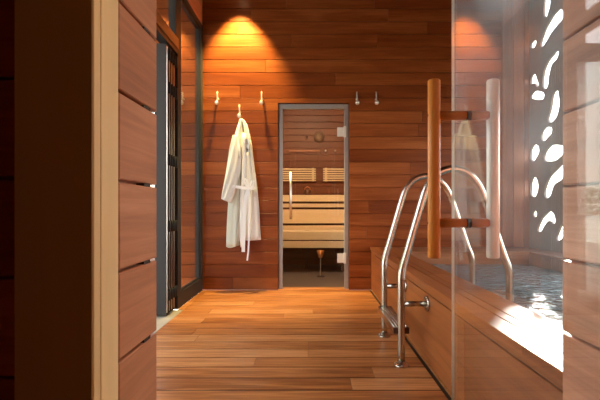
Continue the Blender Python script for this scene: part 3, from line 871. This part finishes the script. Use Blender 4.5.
# ------------------------------------------------------------------ bathrobe
RS = 87.0
def RX(px): return (px - VX) / RS
def RZv(py): return EYE + (VY - py) / RS
robe = thing('bathrobe', (RX(241), YB - 0.08, RZv(247)), 'white hooded bathrobe with a tied belt hanging on the back wall', 'bathrobe')
def interp(tab, y):
    for (a, *va), (c, *vc) in zip(tab, tab[1:]):
        if a <= y <= c:
            t = (y - a) / (c - a)
            return [p + (q - p) * t for p, q in zip(va, vc)]
    return list(tab[-1][1:]) if y > tab[-1][0] else list(tab[0][1:])
def panel(tab, ys, nfold, amp, back, seed, n=30, phase=0.0, hem=None, pinch=None):
    """closed draped sheet: tab rows (y, xl, xr, depth) in photo pixels/metres"""
    rings = []
    for y in ys:
        xl, xr, d = interp(tab, y)
        ring_f, ring_b = [], []
        grow = min(1.0, max(0.15, (y - ys[0]) / (ys[-1] - ys[0] + 1e-6)))
        for k in range(n + 1):
            u = k / n
            x = RX(xl + (xr - xl) * u)
            prof = max(0.0, math.sin(PI * u)) ** 0.55
            fold = amp * grow * (math.sin(nfold * 2 * PI * u + phase + 0.02 * (y - ys[0])) + 0.45 * math.sin((nfold * 1.7) * 2 * PI * u + seed + 0.03 * y))
            yy = YB - back - d * prof - fold * prof
            z = RZv(y + (hem(u) * grow ** 6 if hem else 0))
            ring_f.append((x, yy, z))
            ring_b.append((x, min(YB - 0.004, YB - back + 0.012), z))
        rings.append(ring_f + ring_b[::-1])
    mb = MB(); mb.loft(rings)
    return mb
def frange(a, c, n): return [a + (c - a) * i / (n - 1) for i in range(n)]
body = [(132, 234.5, 248.5, 0.06), (145, 231.5, 251, 0.085), (160, 229.5, 252.5, 0.095), (185, 228, 256, 0.10), (205, 227.5, 257.8, 0.10), (225, 226.6, 258.8, 0.105), (241, 226, 260, 0.105)]
panel(body, frange(132, 240.5, 26), 2.6, 0.022, 0.012, 1.0, n=44).build('body', M['cloth'], robe)
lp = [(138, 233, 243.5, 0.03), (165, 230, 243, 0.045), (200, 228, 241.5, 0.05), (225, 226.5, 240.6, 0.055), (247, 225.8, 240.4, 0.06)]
panel(lp, frange(140, 246.5, 22), 1.3, 0.02, 0.095, 2.3, n=24, hem=lambda u: 1.2 * math.sin(u * 5)).build('front_panel', M['cloth_grey'], robe)
# lapel / placket along the opening
lap = [(140, 242.2, 246.5, 0.02), (170, 242.2, 246.5, 0.02), (200, 240.4, 244.6, 0.02), (249, 240.6, 244.4, 0.02)]
panel(lap, frange(134, 247, 18), 0.6, 0.003, 0.135, 0.4, n=8).build('lapel', M['cloth2'], robe)
rp = [(150, 245, 251.5, 0.02), (180, 245, 255.5, 0.03), (210, 244.5, 257.4, 0.035), (240, 243.5, 259.6, 0.04)]
panel(rp, frange(152, 240, 20), 1.6, 0.022, 0.105, 4.0, n=24, phase=1.0).build('front_panel', M['cloth'], robe)
# sleeves: flattened tubes
def sleeve(rows, name, nf=1.2, amp=0.012):
    rings = []
    for i, (y, xl, xr, d, back, tilt) in enumerate(rows):
        ring = []
        n = 24
        for k in range(n):
            a = 2 * PI * k / n
            u = 0.5 - 0.5 * math.cos(a)
            x = xl + (xr - xl) * u
            yy = YB - back - d * math.sin(a) - amp * math.sin(nf * 2 * PI * u * 2 + i * 0.5) * (1 if a < PI else 0.2)
            ring.append((RX(x), min(yy, YB - 0.004), RZv(y + tilt * (u - 0.5))))
        rings.append(ring)
    mb = MB(); mb.loft(rings)
    o = mb.build(name, M['cloth'], robe, smooth=True)
    return o
def dens(rows, n):
    tab = [(i, *r) for i, r in enumerate(rows)]
    return [interp(tab, i * (len(rows) - 1) / (n - 1)) for i in range(n)]
sleeve(dens([(136, 233.5, 240, 0.030, 0.15, 0), (150, 230.5, 242, 0.042, 0.16, 2), (166, 228.2, 242, 0.046, 0.165, 4), (182, 225.6, 238.5, 0.046, 0.17, 5), (193, 223.8, 235, 0.046, 0.17, 5), (201, 222.6, 232.4, 0.046, 0.17, 4)], 18), 'sleeve')
sleeve(dens([(140, 247, 250.8, 0.02, 0.10, 0), (155, 248, 252.8, 0.03, 0.10, 0), (175, 250, 255.4, 0.032, 0.10, -1), (197, 252.4, 257.6, 0.032, 0.10, -2)], 14), 'sleeve')
# hood: folded cowl hanging from the hook
rings = []
for i in range(17):
    t = i / 16
    # from hook tip, left edge down, outer surface
    y = 118.6 + t * 30
    xl = 240.2 - 8.6 * t ** 0.62 ; xr = 240.6 + 9.6 * t ** 0.55
    d = 0.03 + 0.075 * t ** 0.6
    ring = []
    n = 26
    for k in range(n):
        a = 2 * PI * k / n
        u = 0.5 - 0.5 * math.cos(a)
        x = xl + (xr - xl) * u
        inn = 0.0
        if a < PI:   # front: hollow where the hood opens, right of centre
            inn = 0.10 * math.exp(-((u - 0.66) / 0.16) ** 2) * min(1, t * 3) * (1 - 0.3 * t)
        ring.append((RX(x), min(YB - 0.055 - 0.02 * t - d * math.sin(a) + inn - 0.006 * math.sin(9 * u + 3 * t), YB - 0.004), RZv(y)))
    rings.append(ring)
mb = MB(); mb.loft(rings); mb.build('hood', M['cloth'], robe, smooth=True)
# rolled edge of the hood opening
edge = [(240.0, 119.5), (241.5, 119.2), (244.0, 121.0), (246.6, 125.5), (248.4, 132), (249.4, 140), (249.6, 150)]
mb = MB(); mb.tube([(RX(x), YB - 0.125 - 0.0012 * (y - 119), RZv(y)) for x, y in edge], [0.006, 0.010, 0.012, 0.013, 0.013, 0.012, 0.008], 12)
edge2 = [(240.4, 120.5), (240.0, 126), (239.2, 133), (238.8, 141), (240.2, 150), (242.4, 160)]
mb.tube([(RX(x), YB - 0.145 - 0.0014 * (y - 119), RZv(y)) for x, y in edge2], [0.006, 0.010, 0.012, 0.013, 0.012, 0.008], 12)
mb.build('hood_edge', M['cloth2'], robe, smooth=True)
# belt: tie with two bows and two hanging ends
def strap(pts, w, name='belt'):
    pts = [(RX(x), YB - d, RZv(y)) for x, y, d in pts]
    V = [Vector(p) for p in pts]
    rings = []
    for i, p in enumerate(V):
        t = (V[min(i + 1, len(V) - 1)] - V[max(i - 1, 0)]).normalized()
        side = t.cross(Vector((0, 1, 0.0)))
        if side.length < 1e-3: side = Vector((1, 0, 0))
        side.normalize(); side *= w / 2
        nrm = side.cross(t).normalized() * 0.005
        rings.append([p - side - nrm, p + side - nrm, p + side + nrm, p - side + nrm])
    mb = MB(); mb.loft(rings, smooth=False)
    return mb
belt = strap([(228, 186, 0.21), (233, 186.5, 0.20), (240, 187.5, 0.185), (247, 188.5, 0.19), (252, 189, 0.185), (256, 188, 0.16)], 0.035).build('belt', M['cloth2'], robe)
belt = strap([(249.5, 189, 0.20), (247.5, 196, 0.205), (246, 210, 0.205), (245.5, 228, 0.21), (245, 240, 0.21), (244.6, 251, 0.205)], 0.038).build('belt_end', M['cloth2'], robe)
belt = strap([(250, 189, 0.205), (250.6, 200, 0.205), (250, 220, 0.21), (250.2, 240, 0.21), (249.6, 250, 0.205), (248.4, 259.5, 0.20)], 0.018).build('belt_end', M['cloth2'], robe)
belt = strap([(250, 189, 0.205), (246, 183, 0.215), (245.2, 179, 0.22), (248, 180, 0.225), (251, 188, 0.215), (253, 182, 0.22), (255, 181, 0.215), (254.6, 186, 0.21), (251, 190, 0.205)], 0.022).build('belt_bow', M['cloth2'], robe)

# ------------------------------------------------------------------ ceiling downlight above the robe
lx, ly = (240 - VX) / 85, YB - 0.27
dl = thing('downlight', (lx, ly, CEIL), 'round ceiling downlight washing the wall above the robe', 'lamp')
b = MB(); b.lathe([(0.055, CEIL - 0.001), (0.055, CEIL - 0.006), (0.040, CEIL - 0.008), (0.037, CEIL - 0.002)], (lx, ly, 0), n=28); b.build('trim_ring', M['satin'], dl)
b = MB(); b.lathe([(0.036, CEIL - 0.002), (0.034, CEIL - 0.005), (0.001, CEIL - 0.005)], (lx, ly, 0), n=24); b.build('lens', M['lamp'], dl)
ld = bpy.data.lights.new('downlight_beam', 'SPOT')
ld.energy = 720; ld.color = (1.0, 0.72, 0.24); ld.spot_size = math.radians(70); ld.spot_blend = 0.7; ld.shadow_soft_size = 0.03
lo = bpy.data.objects.new('downlight_beam', ld); lo.location = (lx, ly, CEIL - 0.02); lo.rotation_euler = (math.radians(10), 0, 0); COL.objects.link(lo)
lo.parent = dl; lo.matrix_parent_inverse = Matrix.Translation(-Vector(dl.location))

# ------------------------------------------------------------------ outdoors
b = MB()
b.box(-14, -1.63, -6, 16, -0.2, -0.03)
tag(b.build('terrace', M['stone']), 'pale stone terrace outside the folding doors', 'terrace', kind='structure')
b = MB(); b.box(2.66, 16, -6, 20, -0.4, -0.1)
tag(b.build('ground', M['grass']), 'lawn outside the pierced right wall', 'lawn', kind='structure')
b = MB(); b.box(-7.4, -7.1, -5, 16, -0.03, 0.75, 0.01)
tag(b.build('garden_wall', M['render']), 'low white garden wall across the terrace', 'wall')
rng = random.Random(12)
b = MB()
for k in range(2600):
    x, y, z = -8.4 + rng.uniform(-0.6, 0.6), rng.uniform(-4, 15), rng.uniform(0.1, 1.55)
    s = rng.uniform(0.09, 0.17)
    u = Vector((rng.uniform(-1, 1), rng.uniform(-1, 1), rng.uniform(-1, 1))).normalized()
    w = u.orthogonal().normalized()
    p = Vector((x, y, z))
    b.quad(p - u * s, p - w * s * 0.5, p + u * s, p + w * s * 0.5)
tag(b.build('hedge', M['leafs']), 'green hedge behind the low garden wall', 'hedge', kind='stuff')

b = MB()  # unseen leaf bank added to keep sky light off the upper back wall
for k in range(5200):
    y = rng.uniform(-5, 8.5)
    x, z = -10.6 + rng.uniform(-0.7, 0.7), rng.uniform(0.1, 4.1 + 0.5 * math.sin(y * 1.7))
    s = rng.uniform(0.15, 0.28)
    u = Vector((rng.uniform(-1, 1), rng.uniform(-1, 1), rng.uniform(-1, 1))).normalized()
    w = u.orthogonal().normalized()
    p = Vector((x, y, z))
    b.quad(p - u * s, p - w * s * 0.5, p + u * s, p + w * s * 0.5)
tag(b.build('hedge_blocker', M['leafs']), 'unseen tall hedge added beyond the terrace to block low sky light', 'hedge', kind='stuff')

# ------------------------------------------------------------------ light
w = bpy.data.worlds.new('World'); S.world = w; w.use_nodes = True
nt = w.node_tree; nt.nodes.clear()
out = nt.nodes.new('ShaderNodeOutputWorld'); bg = nt.nodes.new('ShaderNodeBackground')
tc = nt.nodes.new('ShaderNodeTexCoord'); sep = nt.nodes.new('ShaderNodeSeparateXYZ'); rp_ = nt.nodes.new('ShaderNodeValToRGB')
nt.links.new(tc.outputs['Generated'], sep.inputs[0]); nt.links.new(sep.outputs[2], rp_.inputs[0])
e = rp_.color_ramp.elements
e[0].position = 0.0; e[0].color = (1.0, 0.94, 0.85, 1)
e[1].position = 0.75; e[1].color = (0.75, 0.85, 1.0, 1)
nt.links.new(rp_.outputs[0], bg.inputs[0]); bg.inputs[1].default_value = 6.5
nt.links.new(bg.outputs[0], out.inputs[0])
sl = bpy.data.lights.new('sun', 'SUN'); sl.energy = 32; sl.angle = math.radians(2.5); sl.color = (1.0, 0.94, 0.84)
so = bpy.data.objects.new('sun', sl); COL.objects.link(so)
el = math.radians(9.5); az = Vector((0.507, 0.862, 0))
d = -(az * math.cos(el) + Vector((0, 0, math.sin(el))))
so.rotation_euler = d.to_track_quat('-Z', 'Y').to_euler(); so.location = (8, 12, 6)

# ------------------------------------------------------------------ camera
cd = bpy.data.cameras.new('camera'); cam = bpy.data.objects.new('camera', cd); COL.objects.link(cam)
cam.location = (0, 0, EYE); cam.rotation_euler = (PI / 2, 0, 0)
cd.sensor_width = 36; cd.lens = FP * 36 / 600
cd.shift_x = -(VX - 300) / 600; cd.shift_y = (VY - 200) / 600
cd.clip_start = 0.05
S.camera = cam
S.view_settings.view_transform = 'Standard'; S.view_settings.look = 'None'
S.view_settings.exposure = 0.0; S.view_settings.gamma = 1.0; S.view_settings.use_curve_mapping = False
S.cycles.max_bounces = 12; S.cycles.diffuse_bounces = 6; S.cycles.glossy_bounces = 6
S.cycles.transparent_max_bounces = 24; S.cycles.transmission_bounces = 8
S.cycles.sample_clamp_indirect = 8.0
S.cycles.use_denoising = True
